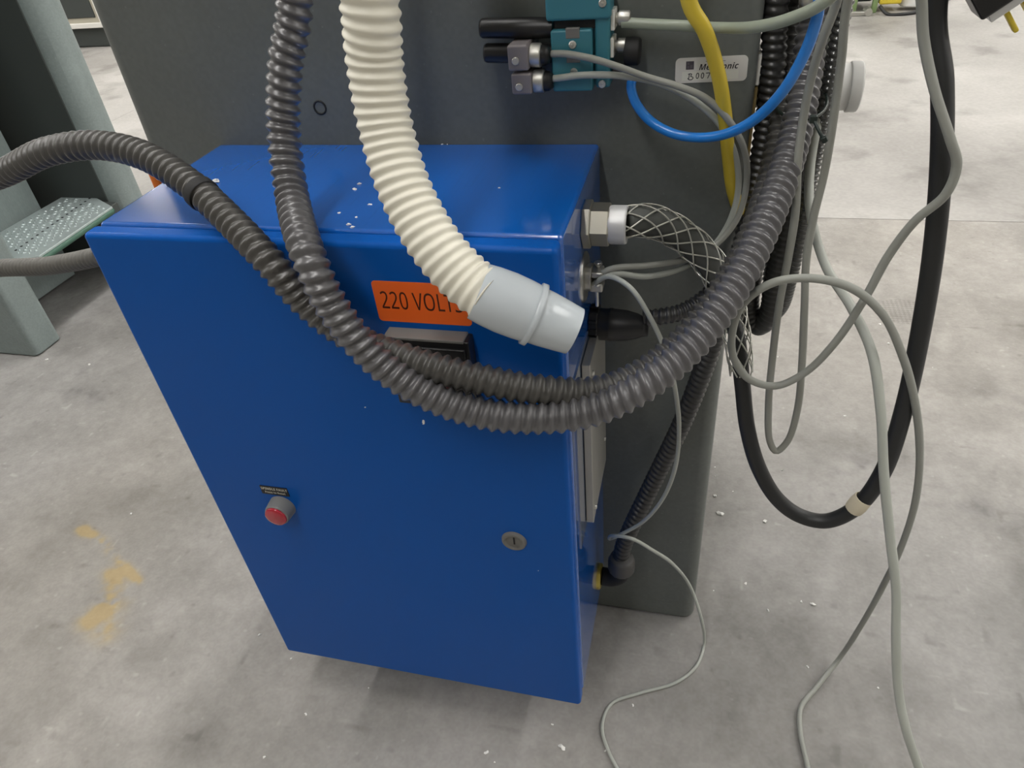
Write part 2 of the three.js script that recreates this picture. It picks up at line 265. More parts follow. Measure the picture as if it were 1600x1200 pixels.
// ---------- the blue cabinet ----------
const CB = { x1: 0.61, y0: 0.1456, y1: 1.0818, zb: -0.321, zd: -0.0314 };
{
  const t = thing('electrical_cabinet', 'glossy blue steel electrical cabinet hanging on the grey column', 'cabinet', V(0.305, CB.y0, -0.16));
  part('enclosure', box(0, CB.x1, CB.y0, CB.y1, CB.zb, CB.zd, 0.006, 4), M.blueSide.clone(), t).material.map = bodyMap;
  part('gasket', box(0.008, CB.x1 - 0.008, CB.y0 + 0.008, CB.y1 - 0.008, CB.zd - 0.002, -0.024, 0), M.gasket, t);
  const door = part('door', box(0, CB.x1, CB.y0, CB.y1, -0.0275, 0, 0.007, 4), M.blue, t);
  // key lock
  const k = V(0.5218, 0.5969, 0.002), kl = (z) => V(k.x, k.y, z);
  const lock = part('key_lock', lathe(kl(0), kl(1), [[0, 0.0195], [0.0035, 0.0185], [0.005, 0.0165], [0.005, 0.0135], [0.001, 0.0125], [0.001, 0]], 36), M.capGrey, door);
  part('key_slot', box(k.x - 0.0012, k.x + 0.0012, k.y - 0.0075, k.y + 0.0075, 0.0005, 0.0018, 0.0003), M.blackMatt, door);
  // red fault lamp and its plate
  const b = V(0.1358, 0.606, 0.026), bl = (z) => V(b.x, b.y, z);
  part('lamp_bezel', lathe(bl(0), bl(1), [[0, 0.0222], [0.003, 0.0220], [0.020, 0.0206], [0.0225, 0.0196], [0.0225, 0.0175], [0.02, 0.0170], [0.02, 0]], 40), M.plasticGrey, door);
  part('lamp_lens', lathe(bl(0.018), bl(1), [[0, 0.0186], [0.006, 0.0184], [0.0085, 0.0172], [0.0095, 0.011], [0.0098, 0]], 36), M.red, door);
  const ft = canvasTexture(480, 180, (c, w, h) => { c.fillStyle = '#14141a'; c.fillRect(0, 0, w, h); c.fillStyle = '#d8d6c8'; c.textAlign = 'center'; c.font = 'bold 70px sans-serif'; c.fillText('SPINDLE FAULT', w / 2, 80, 460); c.font = 'bold 58px sans-serif'; c.fillText('Press to Reset', w / 2, 150, 360); });
  const fc = V(0.1318, 0.6402, 0.0005); part('fault_plate', sheet(0.049, 0.0185, 0.001, 0.0012, V(fc.x, fc.y, -0.0003), 0), mat(0xffffff, 0.5, 0, { map: ft }), door).userData.label = 'small black plate with white lettering';
  // orange voltage sticker
  const vt = canvasTexture(1024, 480, (c, w, h) => {
    c.fillStyle = '#ff6f24'; c.fillRect(0, 0, w, h); c.fillStyle = '#4a1c12';
    c.font = '300px sans-serif'; c.save(); c.translate(60, 322); c.scale(0.66, 0.94); c.fillText('220 VOLTS', 0, 0, 1360); c.restore();
  });
  const s0 = V(0.446, 1.0064, 0.0003); part('voltage_sticker', sheet(0.118, 0.0555, 0.005, 0.0008, V(s0.x - 0.001, s0.y, -0.0003), 0), mat(0xffffff, 0.38, 0, { map: vt }), door).userData.label = 'orange sticker with dark 220 volt lettering';
  // disconnect switch, half hidden by the conduits
  const sw = part('disconnect_switch', [box(0.397, 0.503, 0.866, 0.968, -0.001, 0.020, 0.002), box(0.402, 0.498, 0.871, 0.958, 0.018, 0.023, 0.002)], M.black, door);
  part('lit_switch_top', box(0.3965, 0.4975, 0.9665, 0.9705, 0.0, 0.022, 0.001), M.capGrey, sw);  // grey strip paints the lit sheen on top of the black housing
  part('switch_handle', [rod(V(0.45, 0.905, 0.02), V(0.45, 0.905, 0.027), 0.02), box(0.444, 0.456, 0.88, 0.93, 0.022, 0.03, 0.002)], M.red, sw);
  part('switch_screw', [rod(V(0.445, 0.951, 0.022), V(0.445, 0.951, 0.0245), 0.003)], M.steel, sw);
  // rub marks where white filler has stuck to the door
  for (const [px, r] of [[V(0.417, 0.8181, 0), 0.0026], [V(0.3336, 0.8345, 0), 0.0012], [V(0.5554, 0.5319, 0), 0.001]]) for (let i = 0; i < 3; i++) {
    const g = new THREE.IcosahedronGeometry(r * (0.5 + rnd() * 0.6), 0); g.scale(1, 0.5 + rnd() * 0.4, 0.18); g.rotateZ(rnd() * 3); g.translate(px.x + (rnd() - 0.5) * r * 2.4, px.y + (rnd() - 0.5) * r * 2.4, 0); part('filler_speck', g, M.chip, door);
  }
  // right side: sheet, aluminium plate and screws
  const X0 = CB.x1;
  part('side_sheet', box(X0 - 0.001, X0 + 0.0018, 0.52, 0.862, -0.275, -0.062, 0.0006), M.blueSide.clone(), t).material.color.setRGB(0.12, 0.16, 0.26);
  const ap = part('aluminium_plate', box(X0 + 0.0025, X0 + 0.0145, 0.533, 0.852, -0.258, -0.108, 0.0012), M.alu, t);
  for (const [y, z] of [[0.825, -0.128], [0.60, -0.24], [0.55, -0.128], [0.825, -0.24]]) part('screw', lathe(V(X0 + 0.0142, y, z), V(X0 + 1, y, z), [[0, 0.0045], [0.0015, 0.0044], [0.003, 0.003], [0.0034, 0]], 16), M.steel, ap);
  part('screw', lathe(V(X0 - 0.0005, 0.838, -0.135), V(X0 + 1, 0.838, -0.135), [[0, 0.005], [0.002, 0.0045], [0.0035, 0.003], [0.0038, 0]], 16), M.steel, t);
  // hexagonal gland that holds the wire grip
  const gy = 1.030, gz = -0.172, G = (x) => V(X0 + x, gy, gz);
  const gl = part('cable_gland', hexNut(G(0.010), G(0.034), 0.0275), M.nickel, t);
  part('lock_nut', hexNut(G(-0.0005), G(0.011), 0.031), M.nickel, gl);
  part('ferrule', lathe(G(0.033), G(1), [[0, 0.0235], [0.003, 0.0245], [0.020, 0.0245], [0.0225, 0.0235], [0.0225, 0.019], [0.01, 0.018], [0.01, 0]], 40), M.ferrule, gl);
  // two screw clamp on a knock out
  const cy = 0.957, cz = -0.165, C = (x, y = 0, z = 0) => V(X0 + x, cy + y, cz + z);
  const cc = part('clamp_connector', [rod(C(0.003), C(0.011), 0.019, 28), box(X0 + 0.008, X0 + 0.026, cy - 0.017, cy - 0.004, cz - 0.012, cz + 0.012, 0.003), box(X0 + 0.010, X0 + 0.026, cy + 0.004, cy + 0.013, cz - 0.012, cz + 0.012, 0.003)], M.zinc, t);
  part('washer', lathe(C(-0.0005), C(1), [[0, 0.034], [0.002, 0.034], [0.004, 0.031], [0.004, 0.016], [0.0042, 0]], 44), M.steel, cc);
  for (const [y0, y1, z] of [[-0.040, -0.006, 0.008], [0.004, 0.018, -0.006]]) part('clamp_screw', [rod(C(0.018, y0, z), C(0.018, y1, z), 0.0024, 12), rod(C(0.018, y1 - 0.002, z), C(0.018, y1 + 0.002, z), 0.0055, 16)], M.steel, cc);
  // black gland of the small conduit
  const by = 0.857, bz = -0.205, B = (x) => V(X0 + x, by, bz);
  const bg = part('conduit_gland', lathe(B(0.012), B(1), [[0, 0.0235], [0.014, 0.0235], [0.016, 0.0245], [0.020, 0.0245], [0.022, 0.0235], [0.040, 0.0225], [0.056, 0.0185], [0.064, 0.015], [0.072, 0.0138], [0.072, 0]], 36), M.black, t);
  part('gland_nut', [hexNut(B(-0.0005), B(0.013), 0.029)].concat([...Array(14)].map((_, i) => { const a = i / 14 * 6.283; return box(X0 + 0.001, X0 + 0.013, by + Math.cos(a) * 0.0275 - 0.002, by + Math.cos(a) * 0.0275 + 0.002, bz + Math.sin(a) * 0.0275 - 0.002, bz + Math.sin(a) * 0.0275 + 0.002, 0.0008); })), M.black, bg);
  // elbow at the foot of the side
  const ey = 0.232, ez = -0.232;
  const el = part('elbow_connector', [sweep([V(X0 + 0.008, ey, ez), V(X0 + 0.026, ey, ez), V(X0 + 0.043, ey + 0.012, ez), V(X0 + 0.047, ey + 0.036, ez)], 0.0185, 0.004, 24)], M.blackMatt, t);
  part('elbow_nut', lathe(V(X0 + 0.047, ey + 0.030, ez), V(X0 + 0.050, ey + 1, ez), [[0, 0.019], [0, 0.024], [0.004, 0.0265], [0.026, 0.0265], [0.032, 0.024], [0.040, 0.0215], [0.040, 0]], 14), M.plasticGrey.clone(), el).material.color.setRGB(0.07, 0.068, 0.066);
  part('brass_bushing', lathe(V(X0 - 0.0005, ey - 0.002, ez), V(X0 + 1, ey - 0.002, ez), [[0, 0.027], [0.006, 0.027], [0.0085, 0.024], [0.0085, 0]], 12), M.brass, el);
  // hub on the far left side for the pale conduit
  const hc = V(-0.2804, 0.9034, -0.255);
  part('hub', lathe(V(0.0005, hc.y, hc.z), V(-1, hc.y, hc.z), [[0, 0.022], [0.012, 0.022], [0.014, 0.018], [0.03, 0.018], [0.03, 0]], 20), M.zinc, t);
}

// ---------- solenoid valve on the column ----------
{
  const F = -0.321, t = thing('solenoid_valve', 'teal pneumatic solenoid valve bolted to the column above the cabinet', 'valve', V(0.5786, 1.154, -0.321));
  const A0 = V(0.5873, 1.2186, -0.281), AX = V(0.6272, 1.2173, -0.281).sub(A0).divideScalar(50), AY = V(0.5862, 1.1808, -0.281).sub(A0).divideScalar(50);
  const a = (x, y, d) => A0.clone().addScaledVector(AX, x - 900).addScaledVector(AY, y - 70).setZ(F + d);
  const rb = (x0, x1, y0, y1, d0, d1, r = 0.003) => { const p = a(x0, (y0 + y1) / 2, d0), q = a(x1, (y0 + y1) / 2, d1), u = a((x0 + x1) / 2, y0, 0), v = a((x0 + x1) / 2, y1, 0); return box(p.x, q.x, v.y, u.y, F + d0, F + d1, r); };
  const body = part('valve_base', [rb(856, 953, -14, 138, -0.0005, 0.030), rb(853, 953, -14, 33, 0.02, 0.044, 0.004), rb(930, 953, 20, 138, 0.02, 0.040, 0.004)], M.teal, t);
  part('valve_block', rb(862, 927, 46, 142, 0.02, 0.046, 0.003), M.teal, t);
  part('valve_gap', rb(864, 931, 33, 48, 0.022, 0.036, 0.002), M.blackMatt, t);
  for (const [x, y, w] of [[896, 51, 11], [897, 88, 11]]) part('port_window', rb(x - w, x + w, y - 8, y + 8, 0.04, 0.0466, 0.001), M.capGrey, t);
  for (const [x, y, d] of [[896, 68, 0.046], [898, 110, 0.046], [941, 8, 0.044], [942, 131, 0.040]]) part('screw', [rod(a(x, y, d - 0.002), a(x, y, d + 0.002), 0.0048, 18), rod(a(x, y, d), a(x, y, d + 0.003), 0.002, 6)], M.steel, t);
  part('top_fitting', rod(a(872, -4, 0.03), a(872, -16, 0.03).add(V(0, 0.03, 0)), 0.010, 18), M.white, t);
  for (const [x0, x1, y, d] of [[746, 862, 47, 0.030], [750, 862, 86, 0.030]]) part('coil', lathe(a(x1, y, d), a(x0, y, d), [[0, 0.0115], [0.02, 0.0125], [(x1 - x0) / 1232 - 0.003, 0.0118], [(x1 - x0) / 1232, 0.0105], [(x1 - x0) / 1232, 0]], 28), M.black, t);
  for (const [x0, y, hh] of [[797, 83, 20], [801, 124, 17]]) {
    const p = part('plug', [rb(x0, x0 + 33, y - hh, y + hh, 0.02, 0.066, 0.003), rb(x0 + 2, x0 + 36, y - hh + 4, y + hh - 4, 0.006, 0.03, 0.002)], M.dinGrey, t);
    part('plug_nut', lathe(a(x0 + 32, y, 0.049), a(x0 + 60, y, 0.049), [[0, 0.0125], [0.002, 0.0142], [0.013, 0.0142], [0.015, 0.0125], [0.015, 0]], 24), M.zinc, p);
    part('plug_gland', lathe(a(x0 + 48, y, 0.049), a(x0 + 70, y, 0.049), [[0, 0.0125], [0.008, 0.012], [0.013, 0.008], [0.013, 0]], 20), M.black, p);
    part('plug_screw', rod(a(x0 + 13, y + 4, 0.065), a(x0 + 13, y + 4, 0.0685), 0.0048, 16), M.steel, p);
  }
  for (const y of [35, 76]) {
    const p = part('port_flange', rb(952, 958, y - 14, y + 16, 0.006, 0.034, 0.001), M.white, t);
    part('push_fitting', lathe(a(957, y, 0.022), a(1000, y, 0.022), [[0, 0.006], [0.004, 0.006], [0.005, 0.0085], [0.017, 0.0085], [0.019, 0.0065], [0.019, 0]], 20), M.zinc, p);
  }
  part('flow_knob', lathe(a(972, 86, 0.020), a(1000, 86, 0.020), [[0, 0.008], [0.002, 0.0165], [0.018, 0.0165], [0.021, 0.014], [0.021, 0]], 20), M.blackMatt, t);
  part('flow_knob', lathe(a(956, 118, 0.022), a(1000, 118, 0.022), [[0, 0.006], [0.014, 0.006], [0.016, 0.0045], [0.016, 0]], 16), M.blackMatt, t);
}

// ---------- hoses, conduits and cables ----------
const TOP = 1.96;
single('corrugated_conduit', conduit([V(0.40, TOP, -0.10), V(0.345, 1.6, -0.11), V(0.3188, 1.3128, -0.1), V(0.2945, 1.2521, -0.09), V(0.2795, 1.1867, -0.075), V(0.292, 1.1263, -0.035), V(0.3466, 1.0905, 0.05), V(0.369, 1.0369, 0.066), V(0.4076, 0.9749, 0.072), V(0.4583, 0.9318, 0.072), V(0.5228, 0.9022, 0.066), V(0.5963, 0.8937, 0.055), V(0.6539, 0.9003, 0.04), V(0.7095, 0.9278, 0.02), V(0.7552, 0.9566, -0.02), V(0.7931, 0.9962, -0.07), V(0.8214, 1.0352, -0.13), V(0.8438, 1.0765, -0.2), V(0.8602, 1.1175, -0.27), V(0.868, 1.1762, -0.33), V(0.8706, 1.2399, -0.37), V(0.885, 1.6, -0.42), V(0.88, TOP, -0.47)], 0.0200, 0.0128),
  M.conduitGrey, 'dark grey ribbed conduit hanging beside the cream hose, foremost in the sweep across the cabinet', 'conduit');
single('corrugated_conduit', conduit([V(-0.8232, 1.0406, -0.2), V(-0.4278, 1.0654, -0.13), V(-0.2145, 1.1131, -0.11), V(-0.0997, 1.1499, -0.1), V(-0.0175, 1.1584, -0.1), V(0.0641, 1.1504, -0.085), V(0.1482, 1.1261, -0.05), V(0.2168, 1.1002, -0.01), V(0.2768, 1.0681, 0.025), V(0.3133, 1.0158, 0.03), V(0.3641, 0.9763, 0.036), V(0.4384, 0.9576, 0.048), V(0.5144, 0.9395, 0.048), V(0.5863, 0.9195, 0.036), V(0.6495, 0.9026, 0.01), V(0.6981, 0.9028, -0.03), V(0.7472, 0.9242, -0.08), V(0.7918, 0.9684, -0.14), V(0.822, 1.0136, -0.2), V(0.8397, 1.0481, -0.28), V(0.8511, 1.1027, -0.34), V(0.8573, 1.1669, -0.4), V(0.8571, 1.2281, -0.44), V(0.86, TOP, -0.5)], 0.0192, 0.0124),
  M.conduitBrown, 'dark grey ribbed conduit arching in from the left over the cabinet corner', 'conduit');
{
  const c = V(0.1683, 1.1186, -0.0395), d = V(0.1482, 1.1261, -0.05), e = V(0.1853, 1.1124, -0.03);
  single('tape_wrap', lathe(d.clone().lerp(c, 0.6), e, [[0, 0.0195], [0, 0.0205], [0.012, 0.0207], [0.013, 0.0195]], 24), M.blackMatt, 'short wrap of black tape round the conduit at the cabinet top corner', 'tape');
}
single('corrugated_conduit', conduit([V(-1.4491, 0.6566, -0.5), V(-0.8218, 0.7945, -0.34), V(-0.564, 0.8501, -0.29), V(-0.4254, 0.8711, -0.27), V(-0.3307, 0.8921, -0.258), V(-0.2656, 0.9076, -0.253)], 0.0175, 0.0105, 0.26, 18), M.conduitLit, 'ribbed conduit painted pale for the light on it, entering the left side of the blue cabinet', 'conduit');
single('corrugated_conduit', conduit([V(0.6873, 0.8703, -0.205), V(0.713, 0.875, -0.207), V(0.7388, 0.876, -0.22), V(0.7682, 0.8879, -0.24), V(0.801, 0.9095, -0.28), V(0.8222, 0.9457, -0.32), V(0.8393, 1.0117, -0.37), V(0.856, 1.0825, -0.43), V(0.8629, 1.1581, -0.47), V(0.8645, 1.2171, -0.5), V(0.87, TOP, -0.52)], 0.0125, 0.0085, 0.2, 16), M.conduitBlack, 'thin black ribbed conduit leaving the black gland on the cabinet side', 'conduit');
single('corrugated_conduit', conduit([V(0.85, TOP, -0.48), V(0.84, 1.6, -0.38), V(0.8236, 1.2438, -0.36), V(0.8295, 1.1697, -0.36), V(0.8312, 1.0878, -0.36), V(0.8266, 1.0029, -0.345), V(0.816, 0.9353, -0.3), V(0.8013, 0.8584, -0.285), V(0.782, 0.7549, -0.28), V(0.7534, 0.6296, -0.275), V(0.7105, 0.491, -0.262), V(0.6754, 0.3862, -0.242), V(0.661, 0.3349, -0.236), V(0.6543, 0.287, -0.233)], 0.0165, 0.0105, 0.16, 20), M.conduitBlack, 'black ribbed conduit running down the column to the elbow at the cabinet foot', 'conduit');
single('corrugated_conduit', conduit([V(0.93, TOP, -0.5), V(0.8969, 1.2227, -0.46), V(0.8953, 1.1642, -0.44), V(0.8932, 1.0641, -0.43), V(0.8869, 0.9412, -0.42), V(0.8809, 0.8181, -0.42), V(0.8806, 0.7589, -0.42), V(0.8668, 0.729, -0.425), V(0.8491, 0.7476, -0.435), V(0.8449, 0.8143, -0.445), V(0.8505, 0.9223, -0.46), V(0.8589, 1.0604, -0.5), V(0.8614, 1.2066, -0.56), V(0.9, TOP, -0.55)], 0.0185, 0.0095, 0.06, 18), M.conduitBlack, 'black conduit looped back up beside the column, its round bend hanging free', 'conduit');
single('corrugated_conduit', conduit([V(0.95, TOP, -0.46), V(0.9036, 1.2402, -0.36), V(0.9015, 1.1753, -0.36), V(0.9016, 1.1123, -0.36), V(0.9014, 1.0308, -0.37), V(0.9019, 0.9394, -0.38), V(0.9019, 0.8421, -0.4), V(0.9011, 0.758, -0.44), V(0.8912, 0.7194, -0.48), V(0.8809, 0.7612, -0.52), V(0.889, 0.9128, -0.56), V(0.9015, 1.1025, -0.62), V(0.95, TOP, -0.62)], 0.0105, 0.0085, 0.2, 16), M.shiny, 'narrow shiny ribbed conduit on the outer edge of the hanging bundle', 'conduit');
// white hose with its grey cuff
{
  const t = thing('vacuum_hose', 'cream ribbed vacuum hose hanging before the cabinet with a pale grey cuff', 'hose', V(0.5475, 1.0724, 0.078));
  part('hose_wall', sweep([V(0.43, TOP, -0.10), V(0.44, 1.6, -0.03), V(0.4499, 1.3246, 0), V(0.4436, 1.2706, 0), V(0.4469, 1.2137, 0.01), V(0.4668, 1.1584, 0.035), V(0.5004, 1.1124, 0.06), V(0.5326, 1.0827, 0.073), V(0.5542, 1.0697, 0.079)], (s, a) => 0.028 * (1 - 0.1 * Math.pow(Math.cos(Math.PI * (s / 0.0112 + a / (2 * Math.PI))), 2)), 0.0014, 36), M.cream, t);
  const p0 = V(0.544, 1.0731, 0.077), p1 = V(0.645, 1.0216, 0.066);
  const cf = part('cuff', lathe(p0, p1, [[0, 0.0275], [0, 0.0292], [0.012, 0.0308], [0.03, 0.0318], [0.048, 0.0312], [0.0578, 0.0302], [0.058, 0.033], [0.0635, 0.0332], [0.064, 0.0292], [0.075, 0.0285], [0.09, 0.0268], [0.106, 0.0248], [0.106, 0.0228], [0.06, 0.0235], [0.055, 0]], 48), M.cuff, t);
}
// power cable with its wire grip
{
  const pts = [V(0.645, 1.03, -0.172), V(0.6869, 1.0232, -0.2), V(0.7273, 0.9917, -0.23), V(0.7649, 0.9527, -0.24), V(0.7968, 0.9008, -0.235), V(0.8174, 0.8483, -0.2), V(0.8307, 0.7856, -0.18), V(0.8447, 0.7198, -0.16), V(0.8659, 0.6645, -0.14), V(0.8992, 0.6123, -0.13), V(0.9342, 0.5874, -0.125), V(0.9694, 0.588, -0.12), V(1.0027, 0.6203, -0.12), V(1.0234, 0.6948, -0.12), V(1.0263, 0.8057, -0.125), V(1.0201, 0.9262, -0.135), V(1.01, 1.03, -0.145), V(0.9974, 1.1192, -0.16), V(0.9836, 1.1921, -0.18), V(0.9632, 1.2659, -0.2), V(0.97, 1.6, -0.17), V(0.99, TOP, -0.12)];
  const t = thing('power_cable', 'thick black power cable looping low between the column and the right side', 'cable', pts[12].clone());
  part('jacket', sweep(pts, 0.0112, 0.006, 18), M.rubber, t);
  const curve = new THREE.CatmullRomCurve3(pts.slice(0, 8), false, 'centripetal'), L = curve.getLength(), n = 90, P = curve.getSpacedPoints(n), wires = [];
  const T = P.map((p, i) => P[Math.min(i + 1, n)].clone().sub(P[Math.max(i - 1, 0)]).normalize()); const fr = []; let N = V(0, 1, 0);
  for (let i = 0; i <= n; i++) { N.addScaledVector(T[i], -N.dot(T[i])).normalize(); fr.push([N.clone(), T[i].clone().cross(N)]); }
  for (const dir of [1, -1]) for (let k = 0; k < 6; k++) {
    const w = [];
    for (let i = 0; i <= n * 0.80; i++) { const s = i / n * L, a = k / 6 * 6.2832 + dir * s * 30, r = (i / n < 0.55 ? 0.0165 + 0.005 * Math.min(1, s / 0.04) : 0.021 - 0.0075 * Math.min(1, (i / n - 0.55) / 0.35)) + dir * 0.0004; w.push(P[i].clone().addScaledVector(fr[i][0], Math.cos(a) * r).addScaledVector(fr[i][1], Math.sin(a) * r)); }
    wires.push(sweep(w, 0.0011, 0.005, 5, false));
  }
  { const b = []; for (let i = 4; i <= n * 0.62; i += 4) b.push(P[i].clone()); part('inner_sleeve', sweep(b, (s, a, LL) => 0.0185 - 0.006 * Math.pow(s / LL, 6), 0.006, 20), M.sleeve, t); }
  part('wire_grip', wires, M.wire, t).userData.label = 'open braid of bright steel wire round the cable end';
  const q = V(1.007, 0.6291, -0.12), u = V(1.0174, 0.6611, -0.12), w = V(1.0124, 0.6447, -0.12);
  part('masking_tape', lathe(V(1.0013, 0.6187, -0.12), u, [[0, 0.0115], [0.001, 0.0128], [0.012, 0.0138], [0.026, 0.0128], [0.027, 0.0115]], 14), M.tape, t);
}
// thin cables from the valve plugs to the clamp
single('valve_cable', cable([V(0.5581, 1.2115, -0.271), V(0.5735, 1.212, -0.267), V(0.5915, 1.21, -0.264), V(0.6138, 1.2051, -0.263), V(0.641, 1.1957, -0.265), V(0.6759, 1.1816, -0.27), V(0.7154, 1.1708, -0.265), V(0.7508, 1.155, -0.265), V(0.7799, 1.1277, -0.265), V(0.8016, 1.0897, -0.27), V(0.8096, 1.039, -0.28), V(0.8017, 0.9887, -0.28), V(0.7752, 0.9542, -0.27), V(0.7378, 0.9487, -0.24), V(0.6895, 0.9637, -0.19), V(0.6466, 0.9734, -0.16), V(0.625, 0.958, -0.163)], 0.0042), M.grey, 'upper of two grey valve cables, running from the upper plug to the clamp', 'cable');
single('valve_cable', cable([V(0.5574, 1.1818, -0.271), V(0.5723, 1.1841, -0.267), V(0.5905, 1.1862, -0.266), V(0.6129, 1.1862, -0.267), V(0.6402, 1.1834, -0.272), V(0.6752, 1.1752, -0.28), V(0.707, 1.164, -0.282), V(0.7436, 1.143, -0.28), V(0.769, 1.1189, -0.28), V(0.791, 1.079, -0.288), V(0.8007, 1.0237, -0.295), V(0.7925, 0.979, -0.29), V(0.7715, 0.944, -0.28), V(0.7426, 0.9335, -0.25), V(0.69, 0.9473, -0.19), V(0.6466, 0.9668, -0.16), V(0.622, 0.952, -0.168)], 0.0042), M.greyPale, 'lower of two grey valve cables, running from the lower plug to the clamp', 'cable');
single('signal_cable', cable([V(0.622, 0.950, -0.158), V(0.6467, 0.9732, -0.14), V(0.6758, 0.9694, -0.12), V(0.7013, 0.9315, -0.115), V(0.7235, 0.8749, -0.12), V(0.739, 0.7999, -0.135), V(0.748, 0.7122, -0.155), V(0.7465, 0.6129, -0.175), V(0.7291, 0.5149, -0.195), V(0.6977, 0.4409, -0.205), V(0.6599, 0.3948, -0.21), V(0.6347, 0.3518, -0.23), V(0.6446, 0.3981, -0.2), V(0.6771, 0.4091, -0.19), V(0.7171, 0.359, -0.21), V(0.7562, 0.2758, -0.25), V(0.7965, 0.1606, -0.285), V(0.8232, 0.0881, -0.265), V(0.835, 0.0045, -0.2595), V(0.8195, 0.0045, -0.2045), V(0.7796, 0.0045, -0.1602), V(0.7103, 0.0045, -0.124), V(0.6551, 0.0045, -0.0894), V(0.6435, 0.0045, -0.0398), V(0.6609, 0.0045, 0.0042), V(0.6936, 0.0045, 0.0499), V(0.7467, 0.0045, 0.1336)], 0.0034, 10), M.greyPale, 'thin pale grey cable from the side clamp trailing down to the floor', 'cable');
single('signal_cable', cable([V(0.93, TOP, -0.1), V(0.8714, 1.304, -0.2), V(0.8743, 1.2663, -0.22), V(0.8668, 1.2297, -0.22), V(0.8615, 1.1905, -0.22), V(0.8599, 1.1487, -0.22), V(0.8603, 1.1, -0.21), V(0.8657, 1.0402, -0.2), V(0.8649, 0.9848, -0.19), V(0.8624, 0.9156, -0.18), V(0.8638, 0.8406, -0.17), V(0.8674, 0.7705, -0.16), V(0.8776, 0.7035, -0.155), V(0.8887, 0.6859, -0.155), V(0.9017, 0.7021, -0.16), V(0.9075, 0.7592, -0.165), V(0.9025, 0.8333, -0.17), V(0.8934, 0.9175, -0.18), V(0.8866, 0.9812, -0.19), V(0.8874, 1.0324, -0.2), V(0.8918, 1.0847, -0.21), V(0.8921, 1.1483, -0.22), V(0.8905, 1.2072, -0.23), V(0.8879, 1.2622, -0.24), V(0.94, TOP, -0.12)], 0.0049), M.grey, 'grey cable hanging in a narrow loop beside the conduit bundle', 'cable');
single('signal_cable', cable([V(0.96, TOP, -0.08), V(0.9222, 1.3122, -0.12), V(0.9344, 1.2796, -0.13), V(0.9439, 1.2469, -0.13), V(0.962, 1.2031, -0.12), V(0.9843, 1.1604, -0.11), V(0.9977, 1.1328, -0.11), V(0.9957, 1.1026, -0.11), V(0.9771, 1.0678, -0.12), V(0.9627, 1.0201, -0.13), V(0.9497, 0.965, -0.13), V(0.9284, 0.8993, -0.13), V(0.901, 0.85, -0.13), V(0.8676, 0.8285, -0.125), V(0.8323, 0.8406, -0.12), V(0.8093, 0.8774, -0.115), V(0.804, 0.9226, -0.11), V(0.8138, 0.9708, -0.1), V(0.8421, 1.0002, -0.095), V(0.8822, 1.0072, -0.095), V(0.9242, 0.997, -0.095), V(0.9638, 0.9625, -0.1), V(0.997, 0.9079, -0.105), V(1.0278, 0.8389, -0.11), V(1.0579, 0.7474, -0.12), V(1.0797, 0.6428, -0.13), V(1.0924, 0.517, -0.15), V(1.096, 0.3956, -0.17), V(1.1047, 0.2086, -0.22), V(1.1055, 0.028, -0.265), V(1.0579, 0.006, -0.2015), V(1.0264, 0.006, -0.1542), V(1.0208, 0.006, -0.1073), V(1.0295, 0.006, -0.0354), V(1.0358, 0.006, 0.0631)], 0.0049), M.greyDark, 'long grey cable with one big round loop in front of the black cable', 'cable');
single('signal_cable', cable([V(0.93, TOP, -0.53), V(0.897, 1.2189, -0.4), V(0.8971, 1.1257, -0.37), V(0.8917, 1.0462, -0.33), V(0.8944, 1.0047, -0.28), V(0.9158, 0.9572, -0.22), V(0.944, 0.9329, -0.16), V(0.9668, 0.9019, -0.11), V(0.9826, 0.8463, -0.07), V(0.998, 0.77, -0.04), V(1.0181, 0.6892, -0.01), V(1.0358, 0.6216, 0.015), V(1.0481, 0.548, 0.04), V(1.0646, 0.4697, 0.065), V(1.0812, 0.4202, 0.09), V(1.1072, 0.3622, 0.11), V(1.1438, 0.2932, 0.15), V(1.16, 0.10, 0.30), V(1.25, 0.008, 0.40), V(1.45, 0.008, 0.45)], 0.0060, 14), M.greyPale, 'thick pale grey cable hanging straight down at the right to the frame bottom', 'cable');
single('air_tube', cable([V(0.6424, 1.2386, -0.297), V(0.6644, 1.2367, -0.295), V(0.7105, 1.2339, -0.29), V(0.7553, 1.2342, -0.27), V(0.7956, 1.2437, -0.22), V(0.8276, 1.2576, -0.185), V(0.8538, 1.2742, -0.165), V(0.8747, 1.2988, -0.16), V(0.93, 1.6, -0.13), V(0.92, TOP, -0.10)], 0.0062), M.clear, 'milky clear air tube running right from the valve across the bundle', 'tube');
single('air_hose', cable([V(0.6575, 1.1764, -0.297), V(0.6552, 1.1651, -0.29), V(0.6618, 1.1467, -0.285), V(0.6808, 1.1254, -0.28), V(0.7104, 1.1121, -0.27), V(0.7428, 1.1097, -0.26), V(0.7768, 1.1211, -0.24), V(0.8071, 1.1449, -0.22), V(0.8326, 1.1831, -0.2), V(0.8475, 1.2233, -0.19), V(0.8525, 1.257, -0.18), V(0.8514, 1.2875, -0.17), V(0.9, 1.6, -0.13), V(0.89, TOP, -0.10)], 0.0062), M.blueHose, 'bright blue air hose curving under the valve to the bundle', 'hose');
single('air_hose', cable([V(0.66, TOP, -0.10), V(0.70, 1.5, -0.2), V(0.7226, 1.2706, -0.235), V(0.7422, 1.2377, -0.24), V(0.76, 1.1908, -0.255), V(0.7729, 1.1372, -0.272), V(0.783, 1.0782, -0.29), V(0.7956, 1.0172, -0.31), V(0.8129, 0.9682, -0.335), V(0.8439, 0.9069, -0.4)], 0.0088, 14), M.yellowHose, 'yellow air hose dropping in front of the white label', 'hose');
